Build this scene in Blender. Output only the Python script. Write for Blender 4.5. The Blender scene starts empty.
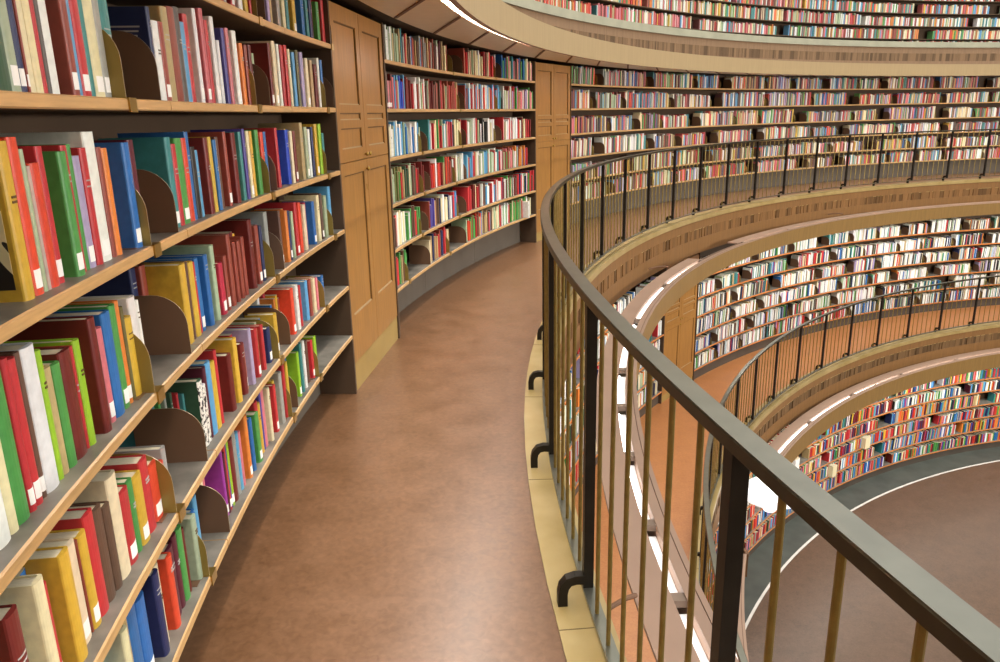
import bpy, bmesh, math, random
from mathutils import Matrix, Vector
PI = math.pi
sc = bpy.context.scene
COL = sc.collection
rng = random.Random(11)

# ------------------------------------------------------------------ camera
EYE = 1.6
PITCH, ROLL, FPX = 0.2766, 0.0194, 765.9
cam_d = bpy.data.cameras.new('camera')
cam = bpy.data.objects.new('camera', cam_d); COL.objects.link(cam)
cp, sp, cr, sr = math.cos(PITCH), math.sin(PITCH), math.cos(ROLL), math.sin(ROLL)
xr, yu, fw = Vector((1, 0, 0)), Vector((0, sp, cp)), Vector((0, cp, -sp))
ax, ay = cr*xr - sr*yu, sr*xr + cr*yu
m = Matrix.Identity(4)
for i in range(3):
    m[i][0], m[i][1], m[i][2] = ax[i], ay[i], -fw[i]
m.translation = (0, 0, EYE)
cam.matrix_world = m
cam_d.sensor_fit = 'HORIZONTAL'; cam_d.sensor_width = 36; cam_d.lens = FPX/1000*36
cam_d.clip_start = 0.02; cam_d.clip_end = 200
sc.camera = cam

# ------------------------------------------------------------------ world, view
w = bpy.data.worlds.new('world'); sc.world = w; w.use_nodes = True
bg = w.node_tree.nodes['Background']
bg.inputs[0].default_value = (1.0, 0.985, 0.95, 1); bg.inputs[1].default_value = 1.4
vs = sc.view_settings
vs.view_transform = 'Standard'; vs.look = 'None'; vs.gamma = 1; vs.use_curve_mapping = False
vs.exposure = 0.30
STRIP_W = 22.0           # watts of one strip lamp in a canopy

for i in range(3):      # unseen fill lights added in the middle of the drum to brighten the shelf fronts
    ld = bpy.data.lights.new('hall_fill', 'POINT'); ld.energy = 1300; ld.shadow_soft_size = .35; ld.color = (1, .96, .9)
    lo = bpy.data.objects.new('hall_fill', ld); COL.objects.link(lo)
    lo.location = (14.6+3*math.cos(2.1*i), 3.36+3*math.sin(2.1*i), 2.0)

# ------------------------------------------------------------------ the rotunda: centre, and angle s along a gallery (s=0 beside the camera)
CX, CY = 14.5934, 3.3630
A0 = 3.368082
def pos(R, s, z=0.0):
    a = A0 - s
    return Vector((CX + R*math.cos(a), CY + R*math.sin(a), z))
def rot(s):
    return A0 - s - PI/2
NEAR = {
 'A': "brick:2776:61:200 cream:2836:52:210 red:2889:43:190 grey:2932:44:235 red:2976:91:220 white:3067:95:220 yellow:3162:75:200 red:3237:64:190 palegreen:3301:39:190 E:3280 S:3389 lilac:3476:57:190 tan:3533:43:220 grey:3576:119:230 cream:3695:77:210 teal:3772:63:190 yellow:3835:114:200 brown:3948:33:230 blue:3982:110:230 teal:4092:70:210 navy:4162:80:210 red:4242:36:200 green:4278:92:190 red:4370:94:210 paleblue:4464:58:200 E:4471 S:4510",
 'B': "dkgreen:1421:54:190 palegreen:1475:36:235:L navy:1511:22:210:L brick:1534:8:210:L cream:1541:23:200 cream:1565:28:200 red:1593:21:210 dkgrey:1613:17:210 white:1630:37:235 brick:1667:62:235 skyblue:1730:39:210 red:1769:44:190 teal:1813:24:230 cream:1837:52:210:L grey:1889:37:235 teal:1926:57:220 E:1922 S:2162 navy:2238:23:230:T white:2261:44:200 brick:2305:41:202 tan:2346:51:245 brick:2396:57:251 dkgrey:2453:41:257 skyblue:2494:37:222 red:2531:38:248 white:2569:54:270:L pinkred:2623:66:278 red:2689:42:250 white:2730:65:267 white:2795:44:200 purple:2839:57:242 pink:2896:47:248 white:2943:97:248 orange:3040:69:213 brick:3109:45:211 darkred:3155:60:215 E:3146 S:3342 darkred:3432:52:245 cream:3484:83:259 white:3567:47:252 red:3614:63:253 red:3677:65:258 cream:3742:49:246 skyblue:3791:67:237 olive:3858:60:251 lilac:3918:87:247 cream:4006:81:226 tan:4086:73:222 darkred:4159:84:208 white:4243:48:241 blue:4291:58:235 E:4296 S:4455",
 'C': "teal:1278:19:200 yellow:1381:38:258:P orangered:1419:36:263:L palegreen:1454:16:243 pinkgrey:1471:13:214 orangered:1483:37:218 red:1520:27:245 green:1546:73:233 red:1620:28:243 green:1647:21:244 lilac:1668:34:221:L red:1702:33:235 white:1735:57:265 brick:1792:24:233 orange:1816:31:230 blue:1847:104:238:L red:1951:24:227 maroon:1975:39:242 E:1948 S:2160 teal:2241:43:241 red:2285:36:222 green:2321:55:236:L orangered:2376:38:235 blue:2414:29:251 black:2443:40:208 skyblue:2482:30:197 darkred:2513:73:231 yellow:2586:43:232 blue:2629:44:222 pinkgrey:2673:34:220 brown:2707:29:229 brick:2736:53:244 darkred:2789:105:239 yellow:2894:30:210 teal:2924:45:240 purple:2969:46:249 cream:3015:54:241 yellow:3068:41:240 green:3109:80:243 orangered:3189:69:234 blue:3258:44:233 E:3217 S:3323 red:3417:57:245 brown:3474:34:190 royal:3507:136:234 cream:3643:59:228 darkred:3703:60:227 tan:3763:124:261 palegreen:3887:73:241 white:3960:56:230 navy:4016:57:239 yellow:4073:77:252 lime:4149:78:251 teal:4227:50:205 E:4213 S:4483",
 'D': "white:1114:31:210 white:1145:49:190 cream:1194:28:295 green:1222:44:295 red:1265:21:261:L red:1286:25:254:L brown:1312:19:257:L white:1330:50:257 lime:1380:20:239 tan:1400:27:201 green:1428:35:198 darkred:1462:52:209 red:1515:13:207 lime:1528:29:213 darkred:1556:66:240 black:1623:20:195 pink:1643:30:205:L blue:1673:49:228 green:1722:35:233 orange:1757:24:235 olive:1781:16:217 yellow:1797:41:186 white:1838:43:223 white:1881:18:208 E:1830 S:2133 navy:2139:40:235:R brick:2179:40:235:R yellow:2219:48:227 brown:2267:29:225 yellow:2296:40:219 red:2336:20:213 blue:2356:31:220:L blue:2387:64:218 palegreen:2451:64:237 crimson:2514:79:168:L brick:2593:45:182 brick:2638:67:242 brick:2705:50:206 brick:2755:58:204 brick:2813:46:210 darkred:2859:123:255 brick:2983:79:223 navy:3061:44:214 grey:3105:98:255 skyblue:3203:31:247 E:3161 S:3313 brown:3410:25:230 orange:3435:69:224 navy:3504:41:218 palegreen:3545:52:208 red:3597:71:240 orangered:3668:72:232 cream:3740:83:214 crimson:3824:39:217 blue:3863:123:210 cream:3986:99:230 brown:4085:60:232 palegreen:4145:82:215 skyblue:4227:83:253 E:4246 S:4474",
 'E': "brown:953:59:230 darkred:1012:138:235 tan:1151:19:210 cream:1170:68:230 red:1238:29:200 yellow:1266:77:218 cream:1344:52:204 brick:1395:7:197 yellow:1402:36:199 red:1438:46:218 brown:1484:44:204 brown:1528:36:189 cream:1564:55:233 red:1619:51:172:L green:1670:31:175 yellow:1700:50:169 red:1751:53:182 orangered:1804:55:146 orangered:1859:41:124 grey:1900:29:150 E:1855 S:2149 teal:2155:14:215:R green:2169:14:207:R grey:2184:14:199:R dkgreen:2198:14:191:R red:2213:14:183:R teal:2227:14:175:R dkgreen:2241:37:207:Z white:2279:33:179:Z maroon:2311:22:226 skyblue:2333:45:231 yellow:2378:46:216 red:2424:23:244 darkred:2448:122:194 yellow:2570:77:225 darkred:2647:80:184 orange:2726:36:167 lilac:2762:61:208 white:2823:18:193 red:2842:61:186 green:2903:37:176 red:2940:45:176 navy:2985:100:140 yellow:3085:112:169 E:3105 S:3300 white:3306:47:215:R red:3353:47:207:R orangered:3400:94:207 white:3494:76:206 red:3571:46:192 skyblue:3617:123:188 brick:3740:68:182 cream:3809:69:172 pink:3878:52:164 blue:3930:111:152 E:3962",
 'F': "cream:1464:59:220 tan:1523:28:220 blue:1551:57:230 blue:1608:53:210 navy:1661:71:220 cream:1732:33:220 orangered:1765:69:200 maroon:1833:49:200 maroon:1883:32:210 green:1915:38:210 darkred:1953:22:190 palegreen:1975:72:190 blue:2047:26:190 skyblue:2072:31:220 E:2030 S:2268 white:2274:93:215:R magenta:2367:19:235 maroon:2385:19:210 red:2404:19:230 purple:2423:10:230 lime:2433:24:235 darkred:2457:44:220 grey:2502:40:235 skyblue:2542:32:210 pink:2574:27:200 orange:2601:63:235 blue:2664:55:200 green:2719:84:190 red:2803:36:220 yellow:2840:34:200 purple:2873:22:235 pink:2895:39:235 cream:2935:48:220 brick:2983:34:210 red:3017:56:200 yellow:3073:25:210 grey:3098:77:220 red:3174:52:235 yellow:3226:53:230 E:3212 S:3321 lime:3425:56:210 teal:3482:57:235 white:3539:58:230 black:3597:39:200 brown:3636:40:210 red:3676:60:190 lime:3736:71:190 E:3735",
}
BAY2 = {
 'A': "5816-5964:white,palegreen 5964-6192:palegreen,teal,tan 6192-7024:red,grey,blue,brick,brown,tan 7024-7450:maroon,brick,cream,brown !7519-7815 7919-8680:cream,red,tan,brick 8680-8930:brick,red !8830-9019 9119-10182:blue,teal,green,brown,cream,pink",
 'B': "5748-5950:darkred,red,pink 5950-6105:red,skyblue 6105-6210:royal 6210-6424:darkred,skyblue 6424-6753:white,red,palegreen 6753-7207:brick,darkred,brown 7207-7737:brick,red,tan !7691-7842 7948-8848:red,orangered,white,skyblue,brick 8848-9038:skyblue,teal !8874-9034 9134-10111:pink,lilac,green,white,brick,cream,palegreen",
 'C': "5703-5806:cream 5806-6095:white,skyblue 6095-6588:white,skyblue,blue,palegreen !6533-6704 6815-7610:skyblue,pink,white,green,teal,red,cream 7610-7792:cream !7717-7871 7977-8382:palegreen,red,white 8382-8635:black,black,white 8635-8827:white !8790-8984 9085-9443:white,grey,red 9443-10005:red,cream,white,darkred",
 'D': "5685-6060:green,olive,palegreen,tan 6060-6422:dkgreen,darkred,brown 6422-6650:red,darkred !6537-6742 6853-7512:darkred,green,brick,orangered 7512-7852:white !7496-7839 7946-9003:white,red,teal,palegreen,lilac,skyblue 9003-9497:brick,pink,green,white 9497-9897:red,purple,orange",
 'E': "5669-5804:brick,brown 5804-6166:cream,green,red,white 6166-6482:green,red,brown !6425-6632 6746-6955:purple,brick 6955-7444:white,navy,cream,brown 7444-7599:red,skyblue !7553-7807 7914-8363:red,darkred 8363-8985:skyblue,red,white,brown 8985-10093:white,brown,green,red,navy,darkred",
 'F': "5660-5855:red,darkred 5855-6083:teal,green,brown !5993-6646 6761-7315:red,navy,cream,brick,tan !7235-7777 7886-8340:orangered,green,palegreen 8340-8702:brown,skyblue,teal,tan 8702-8935:cream,palegreen 8935-9069:brown,darkred 9069-9984:green,olive,red,cream,white",
}
# ------------------------------------------------------------------ materials
def srgb(h):
    h = h.lstrip('#'); o = []
    for i in (0, 2, 4):
        c = int(h[i:i+2], 16)/255
        o.append(c/12.92 if c <= .04045 else ((c+.055)/1.055)**2.4)
    return tuple(o) + (1,)
def nm(name):
    m = bpy.data.materials.new(name); m.use_nodes = True
    nt = m.node_tree; b = nt.nodes['Principled BSDF']
    return m, nt, b
def mat(name, hexc, rough=.6, metal=0., var=.12, scale=6., stretch=(1, 1, 1), spec=.4, hex2=None, bump=0., detail=4):
    m, nt, b = nm(name)
    tc = nt.nodes.new('ShaderNodeTexCoord'); mp = nt.nodes.new('ShaderNodeMapping')
    mp.inputs['Scale'].default_value = stretch
    no = nt.nodes.new('ShaderNodeTexNoise'); no.inputs['Scale'].default_value = scale; no.inputs['Detail'].default_value = detail
    rp = nt.nodes.new('ShaderNodeValToRGB')
    c = srgb(hexc)
    if hex2: c0, c1 = srgb(hex2), c
    else: c0 = tuple(x*(1-var) for x in c[:3]) + (1,); c1 = tuple(min(1, x*(1+var)) for x in c[:3]) + (1,)
    rp.color_ramp.elements[0].position = .3; rp.color_ramp.elements[1].position = .7
    rp.color_ramp.elements[0].color = c0; rp.color_ramp.elements[1].color = c1
    L = nt.links
    L.new(tc.outputs['Object'], mp.inputs[0]); L.new(mp.outputs[0], no.inputs['Vector'])
    L.new(no.outputs['Fac'], rp.inputs[0]); L.new(rp.outputs[0], b.inputs['Base Color'])
    b.inputs['Roughness'].default_value = rough; b.inputs['Metallic'].default_value = metal
    b.inputs['Specular IOR Level'].default_value = spec
    if bump:
        bp = nt.nodes.new('ShaderNodeBump'); bp.inputs['Strength'].default_value = bump; bp.inputs['Distance'].default_value = .01
        L.new(no.outputs['Fac'], bp.inputs['Height']); L.new(bp.outputs[0], b.inputs['Normal'])
    return m
def attr_mat(name, rough=.5):
    m, nt, b = nm(name)
    a = nt.nodes.new('ShaderNodeAttribute'); a.attribute_name = 'tint'
    nt.links.new(a.outputs['Color'], b.inputs['Base Color']); b.inputs['Roughness'].default_value = rough
    b.inputs['Specular IOR Level'].default_value = .3
    return m
def cloth_mat():
    m, nt, b = nm('book_cloth')
    oi = nt.nodes.new('ShaderNodeObjectInfo'); tc = nt.nodes.new('ShaderNodeTexCoord')
    no = nt.nodes.new('ShaderNodeTexNoise'); no.inputs['Scale'].default_value = 45; no.inputs['Detail'].default_value = 5
    rp = nt.nodes.new('ShaderNodeValToRGB')
    rp.color_ramp.elements[0].position = .28; rp.color_ramp.elements[1].position = .75
    rp.color_ramp.elements[0].color = (.78, .78, .78, 1); rp.color_ramp.elements[1].color = (1, 1, 1, 1)
    mx = nt.nodes.new('ShaderNodeMix'); mx.data_type = 'RGBA'; mx.blend_type = 'MULTIPLY'; mx.inputs[0].default_value = 1
    L = nt.links
    L.new(tc.outputs['Object'], no.inputs['Vector']); L.new(no.outputs['Fac'], rp.inputs[0])
    L.new(oi.outputs['Color'], mx.inputs[6]); L.new(rp.outputs[0], mx.inputs[7]); L.new(mx.outputs[2], b.inputs['Base Color'])
    b.inputs['Roughness'].default_value = .42; b.inputs['Specular IOR Level'].default_value = .4
    return m
def glow(name, col, strength):
    m, nt, b = nm(name)
    b.inputs['Base Color'].default_value = (.9, .9, .9, 1)
    b.inputs['Emission Color'].default_value = col; b.inputs['Emission Strength'].default_value = strength
    return m
def floor_mat(name, h1, h2, rough):
    m, nt, b = nm(name)
    tc = nt.nodes.new('ShaderNodeTexCoord'); L = nt.links
    n1 = nt.nodes.new('ShaderNodeTexNoise'); n1.inputs['Scale'].default_value = 5; n1.inputs['Detail'].default_value = 8; n1.inputs['Roughness'].default_value = .68
    n2 = nt.nodes.new('ShaderNodeTexNoise'); n2.inputs['Scale'].default_value = 38; n2.inputs['Detail'].default_value = 9; n2.inputs['Distortion'].default_value = .8
    ma = nt.nodes.new('ShaderNodeMath'); ma.operation = 'ADD'
    mh = nt.nodes.new('ShaderNodeMath'); mh.operation = 'MULTIPLY'; mh.inputs[1].default_value = .5
    rp = nt.nodes.new('ShaderNodeValToRGB'); rp.color_ramp.elements[0].position = .36; rp.color_ramp.elements[1].position = .64
    rp.color_ramp.elements[0].color = srgb(h1); rp.color_ramp.elements[1].color = srgb(h2)
    L.new(tc.outputs['Object'], n1.inputs['Vector']); L.new(tc.outputs['Object'], n2.inputs['Vector'])
    L.new(n1.outputs['Fac'], ma.inputs[0]); L.new(n2.outputs['Fac'], ma.inputs[1]); L.new(ma.outputs[0], mh.inputs[0])
    L.new(mh.outputs[0], rp.inputs[0]); L.new(rp.outputs[0], b.inputs['Base Color'])
    mr = nt.nodes.new('ShaderNodeMapRange'); mr.inputs[3].default_value = rough-.08; mr.inputs[4].default_value = rough+.1
    L.new(n1.outputs['Fac'], mr.inputs[0]); L.new(mr.outputs[0], b.inputs['Roughness'])
    b.inputs['Specular IOR Level'].default_value = .5
    return m

M = dict(
    floor_brown=floor_mat('linoleum_red_brown', '#63442b', '#7d5a3f', .32),
    floor_orange=floor_mat('linoleum_orange', '#a2663a', '#b57a48', .42),
    floor_hall=floor_mat('linoleum_hall', '#523f30', '#6b5342', .38),
    floor_grey=mat('linoleum_dark_grey', '#4c504a', .5, var=.2, scale=3),
    white_line=mat('white_inlay', '#d8d4cc', .5),
    oak=mat('oak_golden', '#986c34', .38, var=.16, scale=5, stretch=(9, 9, .7), spec=.5),
    oak_edge=mat('oak_edge_dark', '#5b3f20', .5),
    shelf_wood=mat('shelf_edge_beech', '#bd9662', .42, var=.13, scale=9, stretch=(1, 1, 14)),
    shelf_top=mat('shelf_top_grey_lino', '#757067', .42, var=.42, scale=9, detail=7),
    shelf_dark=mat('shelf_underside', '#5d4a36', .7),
    shelf_orange=mat('shelf_edge_orange', '#c97a3c', .45, var=.1),
    case_brown=mat('bookcase_dark_brown', '#4f3d2d', .55, var=.12, scale=4),
    kick_dark=mat('kick_panel_dark', '#4f463d', .6, var=.1, scale=2),
    soffit=mat('canopy_soffit_pale', '#e2d6c0', .4, var=.04, scale=3, stretch=(4, 4, 1)),
    kick_grey=mat('kick_panel_grey', '#675e53', .6, var=.1, scale=2),
    canopy_cream=mat('canopy_pale_wood', '#ab946e', .5, var=.05, scale=5, stretch=(5, 5, .5)),
    canopy_gold=mat('canopy_gold_wood', '#8a6c3f', .45, var=.1, scale=5, stretch=(5, 5, .5)),
    beam=mat('slot_beam', '#8a7768', .6),
    plinth_oak=mat('plinth_pale_oak', '#9a8048', .45, var=.1, scale=4),
    parapet_pale=mat('parapet_pale_wood', '#93765a', .5, var=.1, scale=4, stretch=(6, 6, .6)),
    canopy_pink=mat('canopy_top_board', '#a08471', .5, var=.05, scale=3),
    seam=mat('canopy_seam_wood', '#6f4f38', .6),
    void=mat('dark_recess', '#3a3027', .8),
    parapet=mat('parapet_wood', '#835f38', .5, var=.12, scale=4, stretch=(6, 6, .6)),
    stone=mat('curb_stone_yellow', '#b09a6a', .33, hex2='#98824d', scale=4, detail=6, spec=.5),
    joint=mat('curb_joint', '#6b5a38', .7),
    ledge_grey=mat('ledge_stone_greenish', '#a9a892', .5, var=.1, scale=4),
    steel=mat('rail_dark_bronze', '#4b4638', .35, metal=.75, var=.15, scale=20),
    steel_top=mat('rail_bronze_sheen', '#7d7d72', .28, metal=.8, var=.08, scale=14),  # bronze colour lightened to carry the handrail top's reflection; bottom bar shares it
    post=mat('post_blackened_steel', '#2c2822', .42, metal=.5, var=.25, scale=12),
    baluster=mat('baluster_olive_brass', '#8d7a42', .36, metal=.5, var=.22, scale=25),
    brass=mat('brass', '#a98a45', .3, metal=.8, var=.1),
    bend_yellow=mat('bookend_ochre', '#8f7a3c', .4, metal=.2, var=.1),
    bend_brown=mat('bookend_brown', '#6b4f3b', .4, var=.08),
    rim_highlight=mat('bookend_rim_panel_highlight', '#a89878', .35, metal=.3),
    paper=mat('book_paper', '#ddd2b4', .8, var=.12, scale=60, stretch=(12, 1, 1)),
    label=mat('spine_sticker', '#f0efea', .6, var=.02),
    ink=mat('pale_print', '#a9a8a4', .6),
    cloth=cloth_mat(), tint=attr_mat('books_mixed'), slat=attr_mat('parapet_slats', .55),
    tube=glow('lamp_tube', (1, .98, .95, 1), 5), diffuser=glow('lamp_diffuser', (1, .98, .96, 1), .3),
    shade=glow('lamp_shade_opal', (1, .98, .95, 1), .75),
    plaster=mat('plaster_white', '#e6e0d2', .8, var=.03),
    zebra=None, photo=None)
def pattern_mat(name, cols, scale, stretch, dist=2.):
    m, nt, b = nm(name); L = nt.links
    tc = nt.nodes.new('ShaderNodeTexCoord'); mp = nt.nodes.new('ShaderNodeMapping'); mp.inputs['Scale'].default_value = stretch
    no = nt.nodes.new('ShaderNodeTexNoise'); no.inputs['Scale'].default_value = scale; no.inputs['Distortion'].default_value = dist
    rp = nt.nodes.new('ShaderNodeValToRGB'); rp.color_ramp.interpolation = 'CONSTANT'
    e = rp.color_ramp.elements
    e[0].position = 0; e[0].color = srgb(cols[0]); e[1].position = .46; e[1].color = srgb(cols[1])
    for i, c in enumerate(cols[2:]):
        k = e.new(.54 + .07*i); k.color = srgb(c)
    L.new(tc.outputs['Object'], mp.inputs[0]); L.new(mp.outputs[0], no.inputs[0]); L.new(no.outputs['Fac'], rp.inputs[0])
    L.new(rp.outputs[0], b.inputs['Base Color']); b.inputs['Roughness'].default_value = .4
    return m
M['zebra'] = pattern_mat('black_white_flecks', ['#1d1b1a', '#e4e0d6'], 60, (1, 1, .5))
M['photo'] = pattern_mat('cover_photograph', ['#2b2019', '#d8c79a', '#6b4630', '#8c2f24'], 9, (1, 1, 1), .6)

HEX = dict(dkgreen='#37573f', palegreen='#a6b795', navy='#27305a', paleblue='#a9bcd0', cream='#e6d9b0', white='#ebebe6', red='#bd3236',
    orangered='#d9472c', brick='#954536', darkred='#70241f', maroon='#5a2030', blue='#2d6bad', skyblue='#5d9fcb', teal='#3d8585', grey='#a09e98',
    dkgrey='#55504a', yellow='#d2ab3a', lime='#93c02c', green='#4c9448', lilac='#aa9bc0', pink='#d47880', orange='#dc7f38', tan='#b89f70',
    brown='#64483a', black='#2a2826', purple='#4f4590', magenta='#9c3fa0', olive='#6b653a', royal='#2347bd', crimson='#b52b45', pinkgrey='#bda898', pinkred='#cc6468')
SAY = dict(dkgreen='dark green', palegreen='pale green', paleblue='pale blue', orangered='orange-red', brick='brick-red', darkred='dark red',
    skyblue='light blue', dkgrey='dark grey', lime='lime-green', royal='bright blue', pinkgrey='greyish pink', pinkred='pinkish red', navy='navy', brown='brown')
for k in HEX: SAY.setdefault(k, k)
LIN = {k: srgb(v) for k, v in HEX.items()}
SOFT = {k: tuple(.9*c + .1*g for c, g in zip(v[:3], (.50, .47, .43))) + (1,) for k, v in LIN.items()}

# ------------------------------------------------------------------ helpers
def tag(o, label=None, cat=None, group=None, kind=None):
    if label: o['label'] = label
    if cat: o['category'] = cat
    if group: o['group'] = group
    if kind: o['kind'] = kind
    return o
def empty(name, loc, rz=0.):
    o = bpy.data.objects.new(name, None); COL.objects.link(o)
    o.location = loc; o.rotation_euler = (0, 0, rz); o.empty_display_size = .05
    return o
def link(name, me, parent=None):
    o = bpy.data.objects.new(name, me); COL.objects.link(o)
    if parent: o.parent = parent
    return o
def child(name, me, parent, loc=(0, 0, 0), rz=0.):
    o = link(name, me, parent); o.location = loc; o.rotation_euler = (0, 0, rz)
    return o
class MB:
    """collects shapes for one mesh; material slots by name"""
    def __init__(s): s.v = []; s.f = []; s.mi = []; s.mats = []; s.tint = []
    def slot(s, m):
        if m not in s.mats: s.mats.append(m)
        return s.mats.index(m)
    def add(s, vs, fs, m, tint=None):
        n = len(s.v); s.v += [tuple(v) for v in vs]; k = s.slot(m)
        for f in fs: s.f.append([i+n for i in f]); s.mi.append(k); s.tint.append(tint or (1, 1, 1, 1))
    def box(s, x0, x1, y0, y1, z0, z1, m, tint=None):
        v = [(x0, y0, z0), (x1, y0, z0), (x1, y1, z0), (x0, y1, z0), (x0, y0, z1), (x1, y0, z1), (x1, y1, z1), (x0, y1, z1)]
        s.add(v, [(0, 3, 2, 1), (4, 5, 6, 7), (0, 1, 5, 4), (1, 2, 6, 5), (2, 3, 7, 6), (3, 0, 4, 7)], m, tint)
    def prism(s, poly, a, b, m, axis='z', tint=None):
        """poly: 2-D outline; axis z -> (x,y); axis x -> (y,z)"""
        n = len(poly)
        if axis == 'z': v = [(p, q, a) for p, q in poly] + [(p, q, b) for p, q in poly]
        else: v = [(a, p, q) for p, q in poly] + [(b, p, q) for p, q in poly]
        fs = [(i, (i+1) % n, n+(i+1) % n, n+i) for i in range(n)] + [tuple(range(n-1, -1, -1)), tuple(range(n, 2*n))]
        s.add(v, fs, m, tint)
    def ring(s, prof, s0, s1, n, mats, closed=False):
        """sweep an (R, z) outline (one material per edge) along the arc"""
        k = len(prof); v = []
        cnt = n if closed else n+1
        for i in range(cnt):
            q = s0 + (s1-s0)*i/n
            v += [tuple(pos(R, q, z)) for R, z in prof]
        base = len(s.v); s.v += v
        if not isinstance(mats, (list, tuple)): mats = [mats]*k
        for i in range(n):
            a, b = i*k, ((i+1) % cnt)*k
            for j in range(k):
                j2 = (j+1) % k
                s.f.append([base+a+j, base+a+j2, base+b+j2, base+b+j]); s.mi.append(s.slot(mats[j])); s.tint.append((1, 1, 1, 1))
        if not closed:
            s.f.append([base+j for j in range(k)][::-1]); s.mi.append(s.slot(mats[0])); s.tint.append((1, 1, 1, 1))
            e = n*k
            s.f.append([base+e+j for j in range(k)]); s.mi.append(s.slot(mats[0])); s.tint.append((1, 1, 1, 1))
    def tube(s, pts, r, m, seg=8):
        pts = [Vector(p) for p in pts]; v = []; n = len(pts)
        for i, p in enumerate(pts):
            d = (pts[min(i+1, n-1)] - pts[max(i-1, 0)]).normalized()
            u = d.cross(Vector((0, 0, 1)));
            if u.length < 1e-3: u = Vector((1, 0, 0))
            u.normalize(); w_ = d.cross(u)
            v += [p + r*(math.cos(2*PI*j/seg)*u + math.sin(2*PI*j/seg)*w_) for j in range(seg)]
        fs = []
        for i in range(n-1):
            for j in range(seg):
                j2 = (j+1) % seg; fs.append((i*seg+j, i*seg+j2, (i+1)*seg+j2, (i+1)*seg+j))
        fs.append(tuple(range(seg-1, -1, -1))); fs.append(tuple((n-1)*seg+j for j in range(seg)))
        s.add(v, fs, m)
    def lathe(s, prof, m, seg=24, c=(0, 0)):
        v = []; k = len(prof)
        for i in range(seg):
            a = 2*PI*i/seg; v += [(c[0]+r*math.cos(a), c[1]+r*math.sin(a), z) for r, z in prof]
        fs = []
        for i in range(seg):
            i2 = (i+1) % seg
            for j in range(k-1): fs.append((i*k+j, i2*k+j, i2*k+j+1, i*k+j+1))
        s.add(v, fs, m)
    def mesh(s, name, tint=False, smooth=False, fix=True):
        me = bpy.data.meshes.new(name); me.from_pydata(s.v, [], s.f)
        for m in s.mats: me.materials.append(m)
        me.polygons.foreach_set('material_index', s.mi)
        if tint:
            a = me.attributes.new('tint', 'FLOAT_COLOR', 'FACE'); a.data.foreach_set('color', [c for t in s.tint for c in t])
        if fix:
            bm = bmesh.new(); bm.from_mesh(me); bmesh.ops.recalc_face_normals(bm, faces=bm.faces); bm.to_mesh(me); bm.free()
        if smooth:
            me.polygons.foreach_set('use_smooth', [True]*len(me.polygons))
            me.set_sharp_from_angle(angle=math.radians(35))
        me.update()
        return me
def structure(name, mb, tint=False, smooth=True):
    o = link(name, mb.mesh(name, tint, smooth)); tag(o, kind='structure'); return o
N360 = 240
def ring_obj(name, prof, mats, s0=None, s1=None, n=None):
    mb = MB()
    if s0 is None: mb.ring(prof, 0, 2*PI, N360, mats, closed=True)
    else: mb.ring(prof, s0, s1, n or max(4, int((s1-s0)*48)), mats)
    return structure(name, mb)

# ------------------------------------------------------------------ levels (R = radius, z = height; the camera's gallery floor is z = 0)
UP = dict(zf=0.0, R=15.49, boards=[1.959, 1.635, 1.302, .976, .650, .353], rail=14.36, top=2.20, edge='shelf_wood', can=14.87, c0=2.206, c1=2.444, cw=.52, fas='canopy_cream')
MID = dict(zf=-3.05, R=14.64, boards=[-1.185, -1.534, -1.87, -2.20, -2.53, -2.845], rail=13.067, top=-.62, edge='shelf_orange', can=13.755, c0=-.69, c1=-.45, cw=.28, fas='canopy_gold')
LOW = dict(zf=-6.12, R=13.39, boards=[-4.364, -4.672, -4.99, -5.307, -5.625, -5.955], rail=None, top=-3.72, edge='shelf_orange', can=12.63, c0=-3.745, c1=-3.44, cw=.28, fas='canopy_gold')
TOP = dict(zf=2.75, R=16.40, boards=[4.21, 3.93, 3.65, 3.37, 3.09, 2.83], rail=None, top=4.6, edge='shelf_dark')
DEP = .30

# floors
fl = MB(); fl.ring([(14.48, 0), (15.95, 0), (15.95, -.22), (14.48, -.22)], 0, 2*PI, N360, [M['floor_brown'], M['void'], M['void'], M['void']], True); structure('floor', fl)
fl = MB(); fl.ring([(13.19, -3.05), (15.0, -3.05), (15.0, -3.25), (13.19, -3.25)], 0, 2*PI, N360, [M['floor_orange'], M['void'], M['void'], M['void']], True); structure('floor_middle', fl)
fl = MB()
fl.ring([(.01, -6.12), (12.80, -6.12), (12.80, -6.3), (.01, -6.3)], 0, 2*PI, N360, M['floor_hall'], True)
fl.ring([(12.80, -6.12), (12.845, -6.12), (12.845, -6.3), (12.80, -6.3)], 0, 2*PI, N360, M['white_line'], True)
fl.ring([(12.845, -6.12), (13.8, -6.12), (13.8, -6.3), (12.845, -6.3)], 0, 2*PI, N360, M['floor_grey'], True)
structure('floor_lower', fl)
fl = MB(); fl.ring([(16.0, 2.75), (16.9, 2.75), (16.9, 2.56), (15.86, 2.56), (15.86, 2.75)], 0, 2*PI, N360, M['void'], True); structure('floor_top', fl)

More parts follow.
